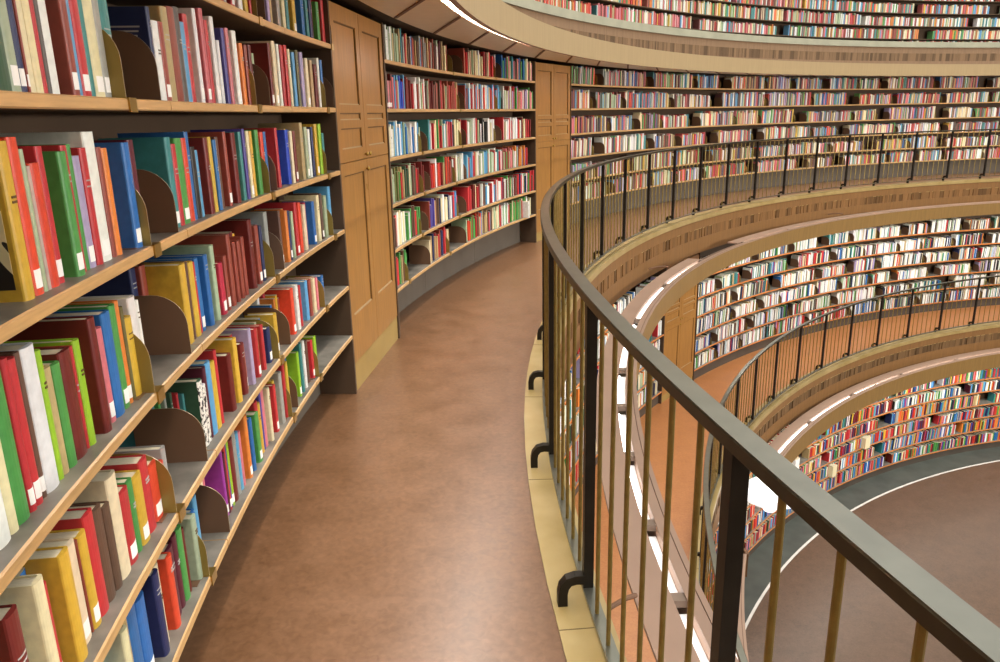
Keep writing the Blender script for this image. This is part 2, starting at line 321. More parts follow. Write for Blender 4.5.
# back walls of every level, the drum above the top gallery
for nme, R, z0, z1, m in (('wall_upper', 15.95, -.2, 2.6, 'case_brown'), ('wall_middle', 15.0, -3.2, -.2, 'case_brown'), ('wall_lower', 13.8, -6.3, -3.2, 'case_brown'), ('wall_top', 16.85, 2.6, 5.2, 'case_brown')):
    ring_obj(nme, [(R, z0), (R, z1), (R+.12, z1), (R+.12, z0)], M[m])
ring_obj('wall_drum', [(16.6, 5.2), (16.6, 9.5), (16.8, 9.5), (16.8, 5.2)], M['plaster'])
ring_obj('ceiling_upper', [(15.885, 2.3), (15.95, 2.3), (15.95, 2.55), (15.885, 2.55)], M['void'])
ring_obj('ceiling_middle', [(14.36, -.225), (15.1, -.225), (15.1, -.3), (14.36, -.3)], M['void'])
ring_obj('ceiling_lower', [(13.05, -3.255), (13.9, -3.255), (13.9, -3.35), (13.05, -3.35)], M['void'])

# curbs, parapets with a band of slats
def curb(nme, zf, Rr):
    mb = MB()
    i, g, l = Rr+.12, Rr-.003, Rr-.06
    mb.ring([(i, zf-.2), (i, zf+.006), (g+.004, zf+.006), (g+.004, zf-.2)], 0, 2*PI, N360, M['stone'], True)
    mb.ring([(g+.004, zf-.2), (g+.004, zf-.006), (g-.004, zf-.006), (g-.004, zf-.2)], 0, 2*PI, N360, M['joint'], True)
    mb.ring([(g-.004, zf-.2), (g-.004, zf+.004), (l, zf+.004), (l, zf-.06), (l+.02, zf-.07), (l+.02, zf-.2)], 0, 2*PI, N360, M['stone'], True)
    structure(nme, mb)
curb('trim_1', 0, 14.36); curb('trim_2', -2.95, 13.067)
for nme, zf, Rr, p0, dp in (('trim_4', 0, 14.36, .0660, .07265), ('trim_5', -2.95, 13.067, .0355, .0775)):   # joints between the curb stones
    mb = MB()
    for k in range(-3, 28):
        mb.ring([(Rr+.004, zf+.0055), (Rr+.119, zf+.0055), (Rr+.119, zf+.0068), (Rr+.004, zf+.0068)], p0+dp*k, p0+dp*k+.0003, 1, M['joint'])
    structure(nme, mb, smooth=False)
def slat_band(nme, R, zt, z0, z1, zb, seed, warm, s1=2.4, wood='parapet', gaps=(.002, .003, .005, .009)):
    r = random.Random(seed)
    P = M[wood]
    mb = MB()
    mb.ring([(R, z1), (R, zt), (R+.03, zt), (R+.03, z1)], 0, 2*PI, N360, P, True)
    mb.ring([(R, zb), (R, z0), (R+.03, z0), (R+.03, zb)], 0, 2*PI, N360, P, True)
    mb.ring([(R+.016, z0), (R+.016, z1), (R+.03, z1), (R+.03, z0)], 0, 2*PI, N360, M['oak_edge'], True)
    structure(nme, mb)
    mb = MB(); s = -.4
    while s < s1:                                        # slats of uneven width, some set deeper
        wd = r.choice([.03, .04, .05, .06, .07, .09, .11])/R
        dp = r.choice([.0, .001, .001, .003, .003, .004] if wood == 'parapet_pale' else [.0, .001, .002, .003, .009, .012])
        k = r.uniform(.78, 1.12)*(.62 if dp > .0025 and r.random() < .6 else 1); c = tuple(x*k for x in srgb(warm)[:3]) + (1,)  # many deeper slats tinted darker, recess shade put into their colour
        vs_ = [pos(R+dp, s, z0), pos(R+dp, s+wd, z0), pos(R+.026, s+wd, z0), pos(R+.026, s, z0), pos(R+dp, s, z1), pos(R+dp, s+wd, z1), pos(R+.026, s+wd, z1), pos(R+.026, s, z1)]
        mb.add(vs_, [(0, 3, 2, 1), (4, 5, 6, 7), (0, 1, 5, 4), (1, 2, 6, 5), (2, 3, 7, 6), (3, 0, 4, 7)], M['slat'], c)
        s += wd + r.choice(gaps)/R
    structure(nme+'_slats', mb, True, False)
slat_band('wall_parapet_upper', 14.315, -.07, -.345, -.19, -.587, 1, '#835f39')
slat_band('wall_parapet_middle', 13.025, -3.02, -3.30, -3.14, -3.55, 2, '#725739')
slat_band('wall_parapet_top', 15.85, 2.865, 2.57, 2.735, 2.30, 3, '#8a6d50', wood='parapet_pale', gaps=(.002, .003, .004))
ring_obj('trim_3', [(15.80, 2.862), (15.80, 2.98), (16.02, 2.98), (16.02, 2.862)], M['ledge_grey'])

# canopies: curved fascia, light slot, top boards
NEAR_BEAMS = [.06, .105, .15, .194, .24, .30, .36, .42, .48]
def canopy(nme, L, ranges, beams, open_below=False, gaps=()):
    R, z0, z1, cw = L['can'], L['c0'], L['c1'], L['cw']
    P, F = M['canopy_pink'], M[L['fas']]
    f1, a, b = (R+.02, R+.085, R+cw) if open_below else (R+.055, R+.12, R+cw)
    bs = b if open_below else a+.04
    for s0, s1 in ranges:
        n = int((s1-s0)*60)
        mb = MB(); mb.ring([(R-(.02 if open_below else .03), z0), (R-(.02 if open_below else .03), z1), (R-.002, z1), (R-.002, z1-.004), (R+.003, z1-.004), (R+.003, z1), (f1, z1), (f1, z0)], s0, s1, n, [F, P, M['seam'], M['seam'], M['seam'], P, P, P]); structure('trim_fascia_'+nme, mb)
        mb = MB(); mb.ring([(a, z0+.02), (bs, z0+.012), (bs, z0+.03), (a, z0+.03)], s0, s1, n, M['soffit'] if open_below else F); structure('ceiling_canopy_'+nme, mb)
        mb = MB(); mb.ring([(a, z0+.02), (a, z1-.02), (a+.012, z1-.02), (a+.012, z0+.02)], s0, s1, n, P); structure('trim_slot_'+nme, mb)
        if not open_below:
            mb = MB(); mb.ring([(f1, z0+.012), (a, z0+.012), (a, z0+.02), (f1, z0+.02)], s0, s1, n, F); structure('trim_slot_floor_'+nme, mb)
        cuts = [s0]
        for g0, g1 in gaps:
            if s0 < g0 < s1: cuts += [g0, min(g1, s1)]
        cuts.append(s1)
        for q0, q1 in zip(cuts[::2], cuts[1::2]):
            if q1-q0 < .01: continue
            mb = MB(); mb.ring([(a-.004, z1-.02), (a-.004, z1), (b, z1), (b, z1-.02)], q0, q1, max(2, int((q1-q0)*60)), P); structure('trim_canopy_board_'+nme, mb)
        mb = MB()
        for q in beams:
            if s0 < q < s1: mb.ring([(f1, z1-.04), (f1, z1-.006), (a, z1-.006), (a, z1-.04)], q-.0022, q+.0022, 1, M['beam'])
        if mb.v: structure('trim_slot_beam_'+nme, mb)
def beam_list(pitch, phase): return sorted([q for q in NEAR_BEAMS] + [phase + pitch*k for k in range(0, 14)] + [-.05, -.12, -.19, -.26])
B_UP, B_MID, B_LOW = beam_list(.1275, .5495), beam_list(.1275, .5365), beam_list(.1385, .546)
GAP_MID, GAP_LOW = ((.79, .905),), ((.572, .62),)
LOW_RANGES = [(-.55, .598), (.826, 2.3)]
canopy('upper', UP, [(-.6, 2.3)], B_UP, True)
canopy('middle', MID, [(-.6, 2.3)], B_MID, False, GAP_MID)
canopy('lower', LOW, LOW_RANGES, B_LOW, False, GAP_LOW)
mb = MB()                                                # rounded end of the lower canopy
pts = [(12.60 + .15*(1-math.cos(PI/2*i/8)), .598 + .0125*math.sin(PI/2*i/8)) for i in range(9)] + [(12.91, .6105)]
for (Ra, sa), (Rb, sb) in zip(pts, pts[1:]):
    q = [pos(Ra, sa), pos(Rb, sb)]; d = (q[1]-q[0]).normalized(); nn = Vector((d.y, -d.x, 0))*.02
    v = [p + Vector((0, 0, z)) for z in (-3.745, -3.44) for p in (q[0]-nn, q[1]-nn, q[1]+nn, q[0]+nn)]
    mb.add(v, [(0, 3, 2, 1), (4, 5, 6, 7), (0, 1, 5, 4), (1, 2, 6, 5), (2, 3, 7, 6), (3, 0, 4, 7)], M['seam'])
structure('trim_canopy_end_lower', mb)
mb = MB()
for k in range(-4, 24):                                  # raking seams on the underside of the upper canopy
    s = .358 + .0685*k
    p0, p1 = pos(15.37, s, 2.2165), pos(14.965, s-.06, 2.2225)
    d = (p1-p0); n = Vector((-d.y, d.x, 0)).normalized()*.011
    dz = Vector((0, 0, .006))
    mb.add([p0-n, p0+n, p1+n, p1-n, p0-n-dz, p0+n-dz, p1+n-dz, p1-n-dz], [(0, 1, 2, 3), (4, 7, 6, 5), (0, 4, 5, 1), (1, 5, 6, 2), (2, 6, 7, 3), (3, 7, 4, 0)], M['seam'])
ring_obj('shade_strip_upper', [(15.395, 2.232), (15.86, 2.232), (15.86, 2.25), (15.395, 2.25)], M['void'])  # added dark strip over the gap behind the soffit, standing in for shade
structure('trim_soffit_seams', mb, smooth=False)

# strip lamps in the slots
def strip_light(L, s0, s1, label, group, watts):
    R, z0, z1 = L['can'], L['c0'], L['c1']
    sm = (s0+s1)/2; rz = rot(sm)
    ra, rb = (R+.022, R+.083) if L is UP else (R+.057, R+.118)
    t = empty('strip_light', pos((ra+rb)/2, sm, z1-.09), rz); tag(t, label, 'ceiling light', group)
    inv = Matrix.Translation(t.location) @ Matrix.Rotation(rz, 4, 'Z'); inv.invert()
    def part(nme, mb, m_sm=False):
        me = mb.mesh(nme, False, m_sm); me.transform(inv); link(nme, me, t)
    d = MB(); d.ring([(ra, z1-.065), (ra, z1-.06), (rb, z1-.06), (rb, z1-.065)], s0, s1, 4, M['diffuser']); part('diffuser', d)
    k = 2 if s1-s0 > .08 else 1; w_ = (s1-s0)/k
    for i in range(k):
        a, b = s0+w_*i+.0025, s0+w_*(i+1)-.0025
        d = MB(); d.tube([pos(rb-.010, a+(b-a)*j/3, z1-.048) for j in range(4)], .008, M['tube']); part('tube', d, True)
    ld = bpy.data.lights.new('strip_light_glow', 'AREA'); ld.shape = 'RECTANGLE'; ld.size = (s1-s0)*R; ld.size_y = .05
    ld.energy = watts*(s1-s0)/.11*(1.6 if L is UP else .5); ld.color = (1, .96, .89)
    lo = bpy.data.objects.new('strip_light_glow', ld); COL.objects.link(lo); lo.parent = t
    lo.location = (0, 0, z0-z1+.09+(.13 if L is UP else -.006))
    lo.rotation_euler = (math.radians(10), 0, 0)
for L, nme, beams, gap, rngs in ((UP, 'upper', B_UP, (), [(-.6, 2.3)]), (MID, 'middle', B_MID, GAP_MID, [(-.6, 2.3)]), (LOW, 'lower', B_LOW, GAP_LOW, LOW_RANGES)):
    lab = {'upper': 'white strip lamp in the canopy slot above the upper bookcases', 'middle': 'white strip lamp in the slot on top of the middle canopy', 'lower': 'white strip lamp in the slot on top of the lower canopy'}[nme]
    for s0, s1 in rngs:
        bs = [s0] + [q for q in beams if s0 < q < s1 and q < 1.95]
        for a, c in zip(bs, bs[1:]):
            if c-a < .03 or a < -.13 or any(g0 < (a+c)/2 < g1 for g0, g1 in gap): continue
            strip_light(L, a+.0035, c-.0035, lab, 'strip lamps of the %s canopy' % nme, STRIP_W)

# ------------------------------------------------------------------ bookcases
def case(label, L, s0, s1, cat='bookcase', joints=(), sides=True, kick=None, group=None):
    sm = (s0+s1)/2; rz = rot(sm); R = L['R']
    t = empty('bookcase', pos(R, sm, L['zf']), rz); tag(t, label, cat, group)
    inv = Matrix.Translation(t.location) @ Matrix.Rotation(rz, 4, 'Z'); inv.invert()
    def part(nme, mb, smooth=True):
        me = mb.mesh(nme, False, smooth); me.transform(inv); return link(nme, me, t)
    E_, T_, U_ = M[L['edge']], M['shelf_top'], M['shelf_dark']
    th = .013 if L is not TOP else .009
    js = [s0] + [j for j in joints if s0 < j < s1] + [s1]
    for z in L['boards']:
        for a, b in zip(js, js[1:]):
            mb = MB()
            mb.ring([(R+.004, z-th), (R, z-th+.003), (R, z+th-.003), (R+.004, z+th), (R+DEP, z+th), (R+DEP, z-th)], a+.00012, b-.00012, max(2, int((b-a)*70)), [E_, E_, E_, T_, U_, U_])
            part('shelf', mb)
    mb = MB(); mb.ring([(R+DEP, L['boards'][-1]-th), (R+DEP, L['top']), (R+DEP+.02, L['top']), (R+DEP+.02, L['boards'][-1]-th)], s0, s1, max(3, int((s1-s0)*50)), M['case_brown']); part('back_panel', mb)
    kr = R+.22 if kick is None else R+kick
    nk = max(1, int((s1-s0)/.072)) if L is UP else 1
    for i in range(nk):
        a, b = s0+(s1-s0)*i/nk, s0+(s1-s0)*(i+1)/nk
        mb = MB(); mb.ring([(kr, L['zf']), (kr, L['boards'][-1]-th), (kr+.02, L['boards'][-1]-th), (kr+.02, L['zf'])], a+.00012, b-.00012, max(3, int((b-a)*60)), M['kick_grey' if L is UP else 'kick_dark']); part('kick_panel', mb)
    if sides:
        for q in (s0, s1):
            d = .0016 if q == s0 else -.0016
            mb = MB(); mb.ring([(R-.0, L['zf']), (R-.0, L['top']), (R+DEP, L['top']), (R+DEP, L['zf'])], q-d/2, q+d/2, 1, M['case_brown']); part('side_panel', mb, False)
    return t
S_CAB1, S_CAB1E, S_CAB2, S_CAB2E = .2900, .3640, .6535, .7290
case('long dark bookcase nearest the camera with beech-edged shelves', UP, -.12, S_CAB1-.0012, joints=(.1435, .236))
case('bookcase between the two oak cabinets on the upper gallery', UP, S_CAB1E+.001, S_CAB2-.001, joints=(.455, .53))
case('long curved bookcase beyond the second oak cabinet on the upper gallery', UP, S_CAB2E+.001, 1.95, joints=[.73+.105*k for k in range(1, 12)])
case('middle gallery bookcase left of the oak cabinet, partly seen behind the railing', MID, -.2, .8415, joints=(.2, .5), kick=.05)
case('middle gallery bookcase of mostly white books right of the oak cabinet', MID, .929, 1.95, joints=(1.1, 1.3, 1.5), kick=.05)
case('lowest bookcase with orange shelf edges beside the hall floor', LOW, .1, 1.95, joints=(1.0, 1.3, 1.6), kick=.03)
case('highest bookcase above the stone ledge at the top', TOP, .2, 2.0, joints=(.8, 1.2), sides=False)

# ------------------------------------------------------------------ oak cabinets
def cabinet(label, L, s0, s1, ztop, zsplit, zp):
    R = L['R']; sm = (s0+s1)/2; rz = rot(sm); zf = L['zf']
    W = (s1-s0)*R - .004; h = W/2
    t = empty('cabinet', pos(R-.004, sm, zf), rz); tag(t, label, 'cabinet')
    O = M['oak']
    b = MB(); b.box(-h, h, .022, DEP, 0.0, ztop, O); child('body', b.mesh('cabinet_body'), t)
    b = MB(); b.box(-h, h, .004, .022, 0.0, zp-.003, M['plinth_oak']); child('plinth', b.mesh('cabinet_plinth'), t)
    def door(x0, x1, z0, z1, panels, knob_left):
        mb = MB(); fr = .075
        rails = sorted(panels)
        edges = [z0] + [q for p in rails for q in p] + [z1]
        mb.box(x0, x0+fr, 0, .022, z0, z1, O); mb.box(x1-fr, x1, 0, .022, z0, z1, O)
        for a, c in zip(edges[::2], edges[1::2]): mb.box(x0+fr, x1-fr, 0, .022, a, c, O)
        d = child('door', mb.mesh('cabinet_door'), t)
        for a, c in rails:
            pm = MB(); pm.box(x0+fr, x1-fr, .009, .02, a, c, O)
            e = .007
            for q in ((x0+fr, x0+fr+e, a, c), (x1-fr-e, x1-fr, a, c), (x0+fr, x1-fr, a, a+e), (x0+fr, x1-fr, c-e, c)):
                pm.box(q[0], q[1], .0045, .012, q[2], q[3], M['rim_highlight'] if q[2] == a and q[3] == a+e else M['oak_edge'])  # edges coloured dark, the bottom one pale as a painted highlight
            child('panel', pm.mesh('door_panel'), d)
        return d
    g = .002
    ug = [(zsplit+.075, zsplit+.19), (zsplit+.235, zsplit+.275), (zsplit+.32, ztop-.09)]
    for sx in (-1, 1):
        x0, x1 = (-h, -g) if sx < 0 else (g, h)
        d = door(x0, x1, zsplit+g, ztop, ug, sx > 0)
        kb = MB(); kb.lathe([(0, -.001), (.006, -.001), (.005, .008), (.013, .014), (.014, .02), (.008, .025), (0, .026)], M['brass'], 14)
        km = kb.mesh('door_knob', False, True); km.transform(Matrix.Rotation(PI/2, 4, 'X'))
        k = child('knob', km, d, (sx*.035, 0, zsplit+.03)); k['label'] = 'brass knob'
        d = door(x0, x1, zp, zsplit-g, [(zp+.28, zsplit-.07)], sx > 0)
        if sx < 0:
            k2 = child('knob', km, d, (-.03, 0, zsplit-.06))
            kh = MB(); kh.box(-.007, .007, -.002, 0.0, -.016, .016, M['brass']); child('keyhole_plate', kh.mesh('keyhole_plate'), d, (-.03, 0, zsplit-.17))
    return t
cabinet('tall golden oak cabinet with panelled doors nearest the camera', UP, S_CAB1, S_CAB1E, 2.19, 1.345, .176)
cabinet('second tall golden oak cabinet at the end of the walkway', UP, S_CAB2, S_CAB2E, 2.19, 1.245, .12)
cabinet('oak cabinet on the middle gallery below the canopy', MID, .8435, .927, 2.30, 1.28, .12)

# ------------------------------------------------------------------ railings
def railing(label, zf, R, zb, zt, post0, dpost, npost, nb, s_lo, s_hi, near):
    t = empty('railing', pos(R, .6, zf+.004), 0); tag(t, label, 'railing')
    inv = Matrix.Translation(-t.location)
    def part(nme, me): me.transform(inv); return link(nme, me, t)
    n = int((s_hi-s_lo)*110)
    mb = MB(); w_ = .025
    mb.ring([(R-w_, zt-.026), (R-w_, zt-.003), (R-w_+.003, zt), (R+w_-.003, zt), (R+w_, zt-.003), (R+w_, zt-.026)], s_lo, s_hi, n, [M['steel'], M['steel'], M['steel_top'], M['steel'], M['steel'], M['steel']]); part('handrail', mb.mesh('handrail', False, True))
    mb = MB(); mb.ring([(R-.022, zb-.012), (R-.022, zb), (R+.018, zb), (R+.018, zb-.012)], s_lo, s_hi, n, M['steel_top']); part('bottom_bar', mb.mesh('bottom_bar', False, True))
    # one post, one bracket and one baluster mesh, placed many times
    pm = MB(); q = .0165; pm.box(-q, q, -q, q, 0, zt-zb-.024, M['post']); pme = pm.mesh('rail_post')
    br = MB(); a = .017
    prof = [(0, .03), (.03, .031), (.054, .024), (.069, .004), (.074, -.02), (.074, zf-zb+.006)]
    for i in range(len(prof)-1):
        (y0, z0), (y1, z1) = prof[i], prof[i+1]
        d = Vector((0, y1-y0, z1-z0)).normalized(); nn = Vector((0, -d.z, d.y))*.016
        if i == 0: n0 = nn
        d2 = Vector((0, prof[min(i+2, len(prof)-1)][0]-y0, prof[min(i+2, len(prof)-1)][1]-z0)).normalized(); n1 = Vector((0, -d2.z, d2.y))*.016
        p0, p1 = Vector((0, y0, z0)), Vector((0, y1, z1)); x = Vector((a, 0, 0))
        br.add([p0-n0-x, p0-n0+x, p0+n0+x, p0+n0-x, p1-n1-x, p1-n1+x, p1+n1+x, p1+n1-x], [(0, 3, 2, 1), (4, 5, 6, 7), (0, 1, 5, 4), (1, 2, 6, 5), (2, 3, 7, 6), (3, 0, 4, 7)], M['post'])
        n0 = n1
    bre = br.mesh('rail_bracket', False, True)
    bm_ = MB(); bm_.tube([(0, 0, 0), (0, 0, zt-zb-.024)], .0068, M['baluster'], 10); bme = bm_.mesh('rail_baluster', False, True)
    stuff = MB(); cnt = 0; k0 = int((s_lo-post0)/dpost)
    off = -t.location
    allb = []
    spot = lambda k: (near[2] + .0737*k) if len(near) > 2 and k <= 0 else post0 + dpost*k
    for k in range(k0, npost):
        s = spot(k)
        if s < s_lo+.01 or s > s_hi-.01: continue
        child('post', pme, t, pos(R, s, zb)+off, rot(s))
        child('bracket', bre, t, pos(R+.012, s, zb)+off, rot(s))
        for j in range(1, nb+1): allb.append(s + (spot(k+1)-s)*j/(nb+1))
    allb = [s for s in allb if s < s_hi-.004]
    seen = sorted(allb, key=lambda s: (pos(R, s)-Vector((0, 0, 0))).length if s > near[0] else 99)
    ind = set(seen[:100])
    for s in allb:
        if s in ind: child('baluster', bme, t, pos(R, s, zb)+off, rot(s))
        else: stuff.tube([pos(R, s, zb)+off, pos(R, s, zt-.024)+off], .0068, M['baluster'], 6)
    o = link('baluster', stuff.mesh('baluster_rest', False, True), t); o['kind'] = 'stuff'
    return t
railing('dark bronze railing along the upper walkway sweeping past the camera', 0, 14.36, .072, 1.079, .0755, .07265, 32, 6, -.25, 2.2, (.02, 1.7, .0747))
railing('dark railing of the middle gallery above the orange floor', -2.95, 13.067, -2.88, -1.874, .045, .0775, 27, 6, -.2, 2.1, (.3, 1.8))
# support brackets between the parapet and the middle canopy
for i, s in enumerate((.187, .72, 1.2)):
    mb = MB(); mb.tube([(-.1, .125, -.015), (-.02, .035, .004), (.03, -.04, .008), (.07, -.09, -.008)], .011, M['seam'])
    o = link('bracket', mb.mesh('canopy_bracket', False, True)); o.location = pos(14.125, s, -.412); o.rotation_euler = (0, 0, rot(s))
    tag(o, ['brown bent support bar seen through the gap behind the nearest baluster feet', 'brown bent support bar between parapet and middle canopy', 'brown bent support bar between parapet and middle canopy'][i], 'bracket', None if i == 0 else 'hidden canopy support bars')

# pendant lamp under the lower canopy
t = empty('pendant_lamp', pos(12.86, .8655, -4.52), rot(.8)); tag(t, 'white opal pendant lamp hanging in front of the lowest bookshelves', 'lamp')
mb = MB(); mb.lathe([(0, .42), (.27, .40), (.43, .28), (.44, .15), (.22, .045), (.12, .03), (0, .03)], M['shade'], 12); child('lamp_shade', mb.mesh('lamp_shade'), t)
mb = MB(); mb.lathe([(0, .04), (.11, .035), (.125, -.03), (.09, -.09), (0, -.1)], M['shade'], 16); child('lower_glass', mb.mesh('lower_glass', False, True), t)
mb = MB(); mb.tube([(0, 0, .38), (0, 0, .62), (0, .1, .7), (0, .22, .74)], .012, M['brass']); child('stem', mb.mesh('lamp_stem'), t)
ld = bpy.data.lights.new('pendant_glow', 'POINT'); ld.energy = 5; ld.shadow_soft_size = .2; ld.color = (1, .93, .82)
lo = bpy.data.objects.new('pendant_glow', ld); COL.objects.link(lo); lo.parent = t; lo.location = (0, 0, -.2)
# ------------------------------------------------------------------ bookends
def bookend_mesh(m, clip):
    """round-cornered plate seen from the end, front edge at y=0"""
    D, H, r = .19, .165, .085
    out = [(0, 0), (D, 0), (D, H)] + [(r - r*math.sin(a), H - r + r*math.cos(a)) for a in [PI/2*i/8 for i in range(9)]]
    mb = MB(); n = len(out); th = .0025
    mb.prism(out, -th/2, th/2, m, 'x')
    for f in range(n): mb.mi[f] = mb.slot(M['rim_highlight'])
    return mb.mesh('bookend_plate')
BE_Y, BE_B = bookend_mesh(M['bend_yellow'], True), bookend_mesh(M['bend_brown'], False)
def _base(side):
    mb = MB(); mb.box(0, .05*side, .02, .13, 0, .0015, M['bend_brown']) if side > 0 else mb.box(.05*side, 0, .02, .13, 0, .0015, M['bend_brown'])
    return mb.mesh('bookend_base')
BASE = {1: _base(1), -1: _base(-1)}
mb = MB(); mb.box(-.004, .042, -.0075, -.0035, -.030, .0015, M['brass']); mb.box(-.004, .042, -.0075, .05, .0, .0016, M['brass'])
CLIP = mb.mesh('bookend_clip')
def bookend(s, R, z, kind, label, group=None, parts=True):
    t = empty('bookend', pos(R+.003, s, z), rot(s)); tag(t, label, 'bookend', group)
    child('plate', BE_Y if kind == 'E' else BE_B, t)
    if parts:
        child('base', BASE[-1 if kind == 'E' else 1], t)
        if kind == 'E': child('shelf_clip', CLIP, t)['label'] = 'brass clip'
    return t

# ------------------------------------------------------------------ books
STUFF = MB()
def cut_book(s, R, z, t, h, d, col, lean=0., tilt=0.):
    """one plain book in the big mass of distant ones; s = middle of its spine"""
    a = t/2/R; ln = lean*h/R
    v = [pos(R, s-a, z), pos(R-.0025, s-a*.5, z), pos(R-.0025, s+a*.5, z), pos(R, s+a, z), pos(R+d, s+a, z), pos(R+d, s-a, z)]
    v += [pos(R, s-a+ln, z+h), pos(R-.0025, s-a*.5+ln, z+h), pos(R-.0025, s+a*.5+ln, z+h), pos(R, s+a+ln, z+h), pos(R+d, s+a+ln, z+h), pos(R+d, s-a+ln, z+h)]
    STUFF.add(v, [(0, 6, 7, 1), (1, 7, 8, 2), (2, 8, 9, 3), (3, 9, 10, 4), (5, 11, 6, 0), (4, 10, 11, 5)], M['tint'], col)
    STUFF.add(v[6:], [(0, 5, 4, 3, 2, 1)], M['tint'], srgb('#cfc4a6'))
def vary(c, k=.16):
    f = 1 + rng.uniform(-k, k)
    return tuple(max(0, min(1, x*f*(1+rng.uniform(-.05, .05)))) for x in c[:3]) + (1,)

def cover_mesh(t, h, d):
    """spine and two boards as one folded cover"""
    b = .0025; r = min(.004, t*.25); ty = min(.008, t*.22)
    arc = [(-t/2, r)] + [(-t/2*math.cos(a), r*(1-math.sin(a)) - ty*.45*math.sin(a)) for a in [PI*i/8 for i in range(1, 8)]] + [(t/2, r)]
    inner = [(t/2-b, .006), (-t/2+b, .006)]
    poly = [(-t/2, d)] + arc + [(t/2, d), (t/2-b, d)] + inner + [(-t/2+b, d)]
    mb = MB(); n = len(poly)
    # walls only, then end caps as strips so that the folded outline stays clean
    v = [(x, y, 0) for x, y in poly] + [(x, y, h) for x, y in poly]
    fs = [(i, (i+1) % n, n+(i+1) % n, n+i) for i in range(n)]
    ka = len(arc)
    L_out, R_out = 1, ka                      # first and last point of the arc
    iR, iL, eR, eL = ka+3, ka+4, ka+2, ka+5
    for o in (0, n):
        fs.append([o+0, o+1, o+iL, o+eL]); fs.append([o+ka+1, o+eR, o+iR, o+ka])
        fs.append([o+i for i in range(1, ka+1)] + [o+iR, o+iL])
    mb.add(v, fs, M['cloth'])
    return mb.mesh('book_cover', False, False), arc
def make_book(s, R, z, t, h, d, colname, flags, label, lean=0., group='books on the nearest bookcase', parts=True):
    o = empty('book', pos(R, s, z), rot(s)); o.rotation_euler[1] = lean; tag(o, label, 'book', group)
    me, arc = cover_mesh(t, h, d)
    c = child('cover', me, o); c.color = vary(LIN[colname], .07)
    mb = MB(); b = .0026
    mb.box(-t/2+b, t/2-b, .0062, d-.004, .003, h-.0035, M['paper']); child('page_block', mb.mesh('book_pages'), o)
    if 'L' in flags or rng.random() < .22:
        p = [(x*.93, y-.0006) for x, y in arc[1:-1]]; q = [(x*.9, y+.0008) for x, y in arc[1:-1]][::-1]
        mb = MB(); mb.prism(p+q, .012, .012+min(.032, .6*t+.016), M['label'], 'z'); k = child('spine_sticker', mb.mesh('spine_sticker'), o); k['label'] = 'white spine sticker'
    elif rng.random() < .45:
        zz = h*rng.uniform(.55, .8); p = [(x*.9, y-.0005) for x, y in arc[1:-1]]; q = [(x*.88, y+.0008) for x, y in arc[1:-1]][::-1]
        mb = MB(); cc = M['ink'] if LIN[colname][1] < .35 else M['oak_edge']
        if rng.random() < .5:
            for w_ in (0, .012): mb.prism(p+q, zz+w_, zz+w_+.003, cc, 'z')
        else:                                            # a small faded title block
            p2, q2 = [(x*.5, y) for x, y in p], [(x*.5, y) for x, y in q]
            p2 = [(x, -max(.0, -min(yy for _, yy in p))-.0003) for x, y in p2]; q2 = [(x, y0) for (x, _), y0 in zip(q2, [y for _, y in q])]
            for w_ in (0, .008): mb.prism(p2+q2, zz+w_, zz+w_+.004, cc, 'z')
        child('spine_bands', mb.mesh('spine_bands'), o)
    if 'P' in flags:
        mb = MB(); mb.box(-t/2-.0008, -t/2+.0005, .012, d-.012, .02, h-.02, M['photo']); k = child('cover_picture', mb.mesh('cover_picture'), o); k['label'] = 'dark and cream cover photograph'
    if 'Z' in flags:
        p = [(x*.99, y-.0007) for x, y in arc]; q = [(x*.95, y+.001) for x, y in arc][::-1]
        mb = MB(); mb.prism(p+q, .002, h-.002, M['zebra'], 'z'); k = child('spine_pattern', mb.mesh('spine_pattern'), o); k['label'] = 'black and white flecked spine'
    if 'T' in flags:
        mb = MB()
        for i in range(9):
            if i == 4: continue
            mb.box(-t/2-.0006, -t/2+.0004, .022+.004*(i % 3), d-.035, h-.05-.011*i, h-.046-.011*i, M['ink'])
        k = child('back_cover_print', mb.mesh('back_cover_print'), o); k['label'] = 'pale illegible lines of print'
    return o
ORD = ['first', 'second', 'third', 'fourth', 'fifth', 'sixth', 'seventh', 'eighth', 'ninth', 'tenth', 'eleventh', 'twelfth', 'thirteenth', 'fourteenth', 'fifteenth',
       'sixteenth', 'seventeenth', 'eighteenth', 'nineteenth', 'twentieth', 'twenty-first', 'twenty-second', 'twenty-third', 'twenty-fourth', 'twenty-fifth', 'twenty-sixth', 'twenty-seventh', 'twenty-eighth']
ROW = dict(A='top', B='second', C='third', D='fourth', E='fifth', F='lowest')
FILL = ['red', 'brick', 'darkred', 'white', 'cream', 'blue', 'skyblue', 'green', 'teal', 'tan', 'brown', 'orange', 'yellow', 'grey', 'maroon', 'palegreen', 'pink']
R3 = UP['R']; used = {}; NBOOK = 0
def s_near(u): return u < .165*R3
specs = []
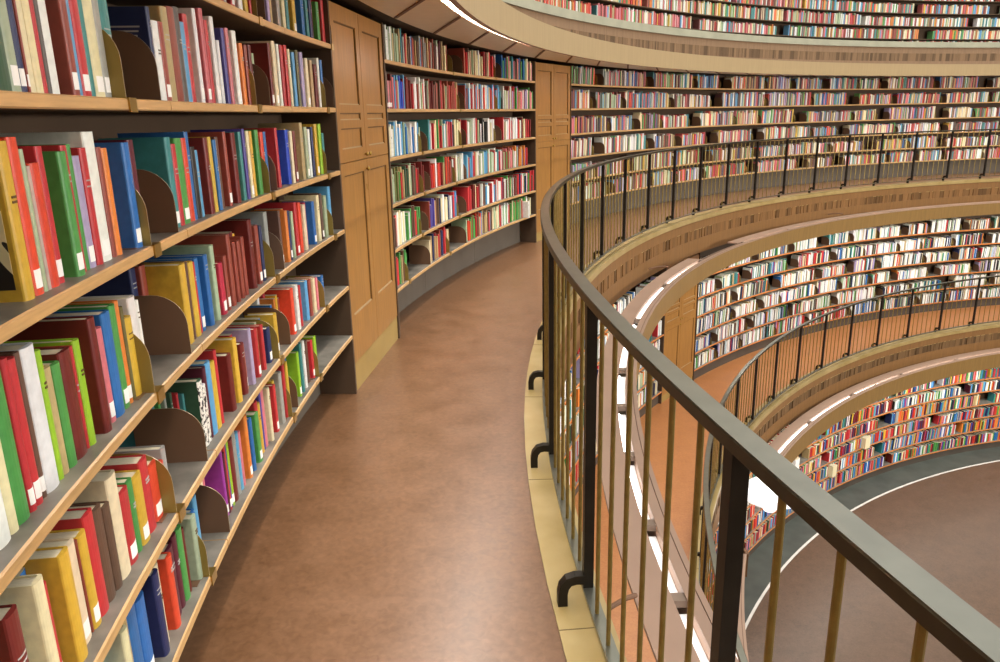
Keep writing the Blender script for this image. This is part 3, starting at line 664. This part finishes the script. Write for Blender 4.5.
for row, txt in NEAR.items():
    z = UP['boards'][list(NEAR).index(row)] + .013
    groups = [[]]; ends = []
    for tok in txt.split():
        a = tok.split(':')
        if a[0] in 'ES':
            ends.append((a[0], int(a[1])/1000/R3, len(groups)-1))
            if a[0] == 'E': groups.append([])
        else: groups[-1].append((a[0], int(a[1])/1000, int(a[2])/1000, int(a[3])/1000, a[4] if len(a) > 4 else ''))
    groups = [g for g in groups if g]
    gn = ['left', 'middle', 'right'] if len(groups) == 3 else ['left', 'right']
    for kind, s, gi in ends:
        if kind == 'E': lab = 'ochre bookend closing the %s group of books, %s shelf of nearest bookcase' % (gn[min(gi, len(gn)-1)], ROW[row])
        elif gi < len(groups): lab = 'brown bookend opening the %s group of books, %s shelf of nearest bookcase' % (gn[min(gi, len(gn)-1)], ROW[row])
        else: lab = 'brown bookend against the end panel, %s shelf of nearest bookcase' % ROW[row]
        bookend(s, R3, z, kind, lab)
    for gi, g in enumerate(groups):
        for i, (c, u0, wd, h, fl) in enumerate(g):
            t = wd - .0012
            lim = .058 if s_near(u0) else .040
            if wd > lim: t = max(.026, min(.042, .5*wd))
            rec = .034 + rng.uniform(-.0015, .0015) - (.010 if wd > lim else 0)
            if 'R' in fl: rec = .135 - .012*i
            d = min(.2, max(.12, h*.72)) + rng.uniform(-.01, .01)
            s = (u0 + wd - t/2 - .0006)/R3
            gap = wd - t
            if gap > .02:                                # slimmer books standing further back between two that stick out
                q = u0; n = max(1, int(gap/.024)); 
                for j in range(n):
                    cut_book((q + gap*(j+.5)/n)/R3, R3+.075+rng.uniform(0, .012), z, gap/n*.92, h*rng.uniform(.8, .95), .12, vary(LIN[rng.choice(FILL)]))
            size = 'tall' if h > .245 else 'short' if h < .19 else 'thick' if wd > .03 and t > .03 else 'slim' if t < .016 else ''
            words = ((size + ' ') if size else '') + SAY[c] + ' book'
            if 'P' in fl: words = 'yellow book with a dark cover photograph'
            if 'Z' in fl: words = 'book with black and white flecked spine'
            if 'L' in fl and 'P' not in fl: words += ' with a white sticker'
            specs.append([row, gn[gi], i, words, (s, R3+rec, z, t, h, d, c, fl)])
cnt = {}
for row, g, i, words, _ in specs: cnt[(row, g, words)] = cnt.get((row, g, words), 0) + 1
seen = {}
for row, g, i, words, args in specs:
    k = (row, g, words); seen[k] = seen.get(k, 0) + 1
    where = '%s group, %s shelf, nearest bookcase' % (g, ROW[row])
    lab = (('%s from left of the ' % ORD[seen[k]-1]) if cnt[k] > 1 else '') + words + (('s, ') if cnt[k] > 1 else ', ') + where
    if cnt[k] > 1: lab = '%s of the %s, %s' % (ORD[seen[k]-1], words.replace(' book', ' books', 1), where)
    make_book(*args, lab); NBOOK += 1

# shelves run on to the left, out of the photograph
for bi, z in enumerate(UP['boards']):
    row = 'ABCDEF'[bi]; u = -.11*R3
    stop = min(int(t.split(':')[1]) for t in NEAR[row].split())/1000
    while u < stop-.05:
        wd = rng.uniform(.018, .045); cut_book((u+wd/2)/R3, R3+.035, z+.013, wd-.001, rng.uniform(.18, .26), .16, vary(LIN[rng.choice(FILL)])); u += wd
        if rng.random() < .04: u += .1

# second bookcase, between the cabinets: its nearest books are objects of their own
for bi, (row, txt) in enumerate(BAY2.items()):
    z = UP['boards'][bi] + .013; ni = 0; want = 6 if bi in (1, 2, 3, 4) else 4
    for tok in txt.split():
        if tok[0] == '!':
            a, b = [int(q)/1000 for q in tok[1:].split('-')]
            gl = 'between books on the %s shelf of the bookcase between the oak cabinets' % ROW[row]
            bookend(a/R3, R3, z, 'E', 'ochre bookend '+gl, 'ochre bookends, %s shelf, second bookcase' % ROW[row])
            bookend(b/R3, R3, z, 'S', 'brown bookend '+gl, 'brown bookends, %s shelf, second bookcase' % ROW[row])
        else:
            r, cs = tok.split(':'); a, b = [int(q)/1000 for q in r.split('-')]; cs = cs.split(',')
            n = max(len(cs), round((b-a)/.031)); wd = (b-a)/n
            off = rng.randrange(len(cs))
            for j in range(n):
                c = cs[j] if n == len(cs) else (rng.choice(cs) if rng.random() < .82 else rng.choice(['white', 'cream', 'red', 'brick', 'brown', 'palegreen', 'tan']))
                h = rng.uniform(.185, .25); t = (wd-.001)*rng.uniform(.7, 1); s = (a+wd*(j+.5))/R3
                if ni < want and NBOOK < 300:
                    make_book(s, R3+.03, z, t, h, .16, c, '', '%s book, %s from the left, %s shelf between the oak cabinets' % (SAY[c], ORD[ni], ROW[row]), 0, 'first books of the second bookcase')
                    ni += 1; NBOOK += 1
                else:
                    cut_book(s, R3+.03+rng.uniform(-.008, .012), z, t, h, .16, vary(LIN[c]), rng.choice([0, 0, 0, .03]))
PAL_FAR = ['red', 'red', 'brick', 'white', 'white', 'white', 'cream', 'cream', 'blue', 'teal', 'palegreen', 'darkred', 'tan', 'orangered', 'skyblue', 'brown', 'dkgrey', 'green', 'maroon', 'grey', 'pinkred', 'navy', 'yellow', 'pink', 'lilac']
PAL_MID = ['white']*14 + ['cream']*2 + ['red', 'grey', 'navy', 'palegreen', 'dkgrey', 'teal', 'black', 'tan', 'lilac', 'orange', 'paleblue', 'green', 'red', 'navy', 'dkgreen', 'black', 'blue', 'brown']
PAL_LOW = ['red', 'red', 'orangered', 'blue', 'green', 'yellow', 'navy', 'white', 'white', 'cream', 'darkred', 'teal', 'purple', 'black', 'skyblue', 'tan', 'orange', 'maroon', 'dkgreen', 'grey', 'pink']
PAL_TOP = ['red', 'pinkred', 'white', 'white', 'cream', 'cream', 'pink', 'brick', 'orangered', 'skyblue', 'palegreen', 'tan', 'white', 'green', 'yellow', 'darkred', 'teal', 'brown', 'red', 'orange']
def fill(L, s0, s1, pal, hmax, ends, label, group, wr=(.017, .042), seed=1, empty_p=.0, runs=(.5, 1.25)):
    r = random.Random(seed); R = L['R']; th = .013 if L is not TOP else .009
    for bi, z in enumerate(L['boards']):
        z += th; u = s0*R + .012; end = s1*R - .015
        while u < end-.1:
            run = u + r.uniform(*runs); tone = r.choice(pal)
            lean = r.choice([0, 0, 0, .04, .1]) if r.random() < .5 else 0
            hb = r.uniform(.72, .93)*hmax
            while u < min(run, end-.05):
                wd = r.uniform(*wr); c = r.choice(pal) if r.random() < .8 else tone
                cut_book((u+wd/2)/R, R+.03+r.uniform(-.006, .016), z, wd*.95, min(hmax, hb*r.uniform(.88, 1.12)), r.uniform(.13, .18), vary((SOFT if L is UP or L is TOP else LIN)[c]), lean*.6)
                u += wd
            u += lean*.15
            if u < end-.3:
                g = r.choice([.07, .1, .16, .25]) if r.random() < .8 else .4
                if ends: bookend((u+.01)/R, R, z, 'E', label, group, False); bookend((u+g-.01)/R, R, z, 'S', label, group, False)
                u += g
fill(UP, S_CAB2E+.003, 1.78, PAL_FAR, .262, True, 'dark bookend on the far curved bookcase of the upper gallery', 'bookends of the far upper bookcase', seed=3, runs=(.6, 1.5), wr=(.015, .038))
fill(MID, .931, 1.80, PAL_MID, .275, True, 'dark bookend among white books on the middle gallery', 'bookends of the middle gallery', seed=5, runs=(.5, 1.3), wr=(.014, .034))
fill(MID, -.15, .839, PAL_MID, .275, False, '', '', seed=6)
fill(LOW, .25, 1.85, PAL_LOW, .26, False, '', '', seed=7, runs=(1.2, 3.5), wr=(.02, .05))
fill(TOP, .35, 1.8, PAL_TOP, .245, False, '', '', seed=9, runs=(1.5, 4), wr=(.02, .05))
for px_s, bz, wd_, c in ((1.249, 3, .17, 'cream'), (1.165, 4, .15, 'cream'), (1.05, 2, .16, 'white')):   # volumes pulled half out of the lowest case
    cut_book(px_s, 13.39-.07, LOW['boards'][bz]+.013, wd_, .24, .2, LIN[c])
make_book(.6285, R3-.05, UP['boards'][5]+.013, .03, .2, .15, 'white', '', 'white book jutting out over the lowest shelf between the oak cabinets', -.08)
o = link('books', STUFF.mesh('books', True, False)); tag(o, 'mass of mixed books filling the far shelves of all the galleries', 'books', None, 'stuff')
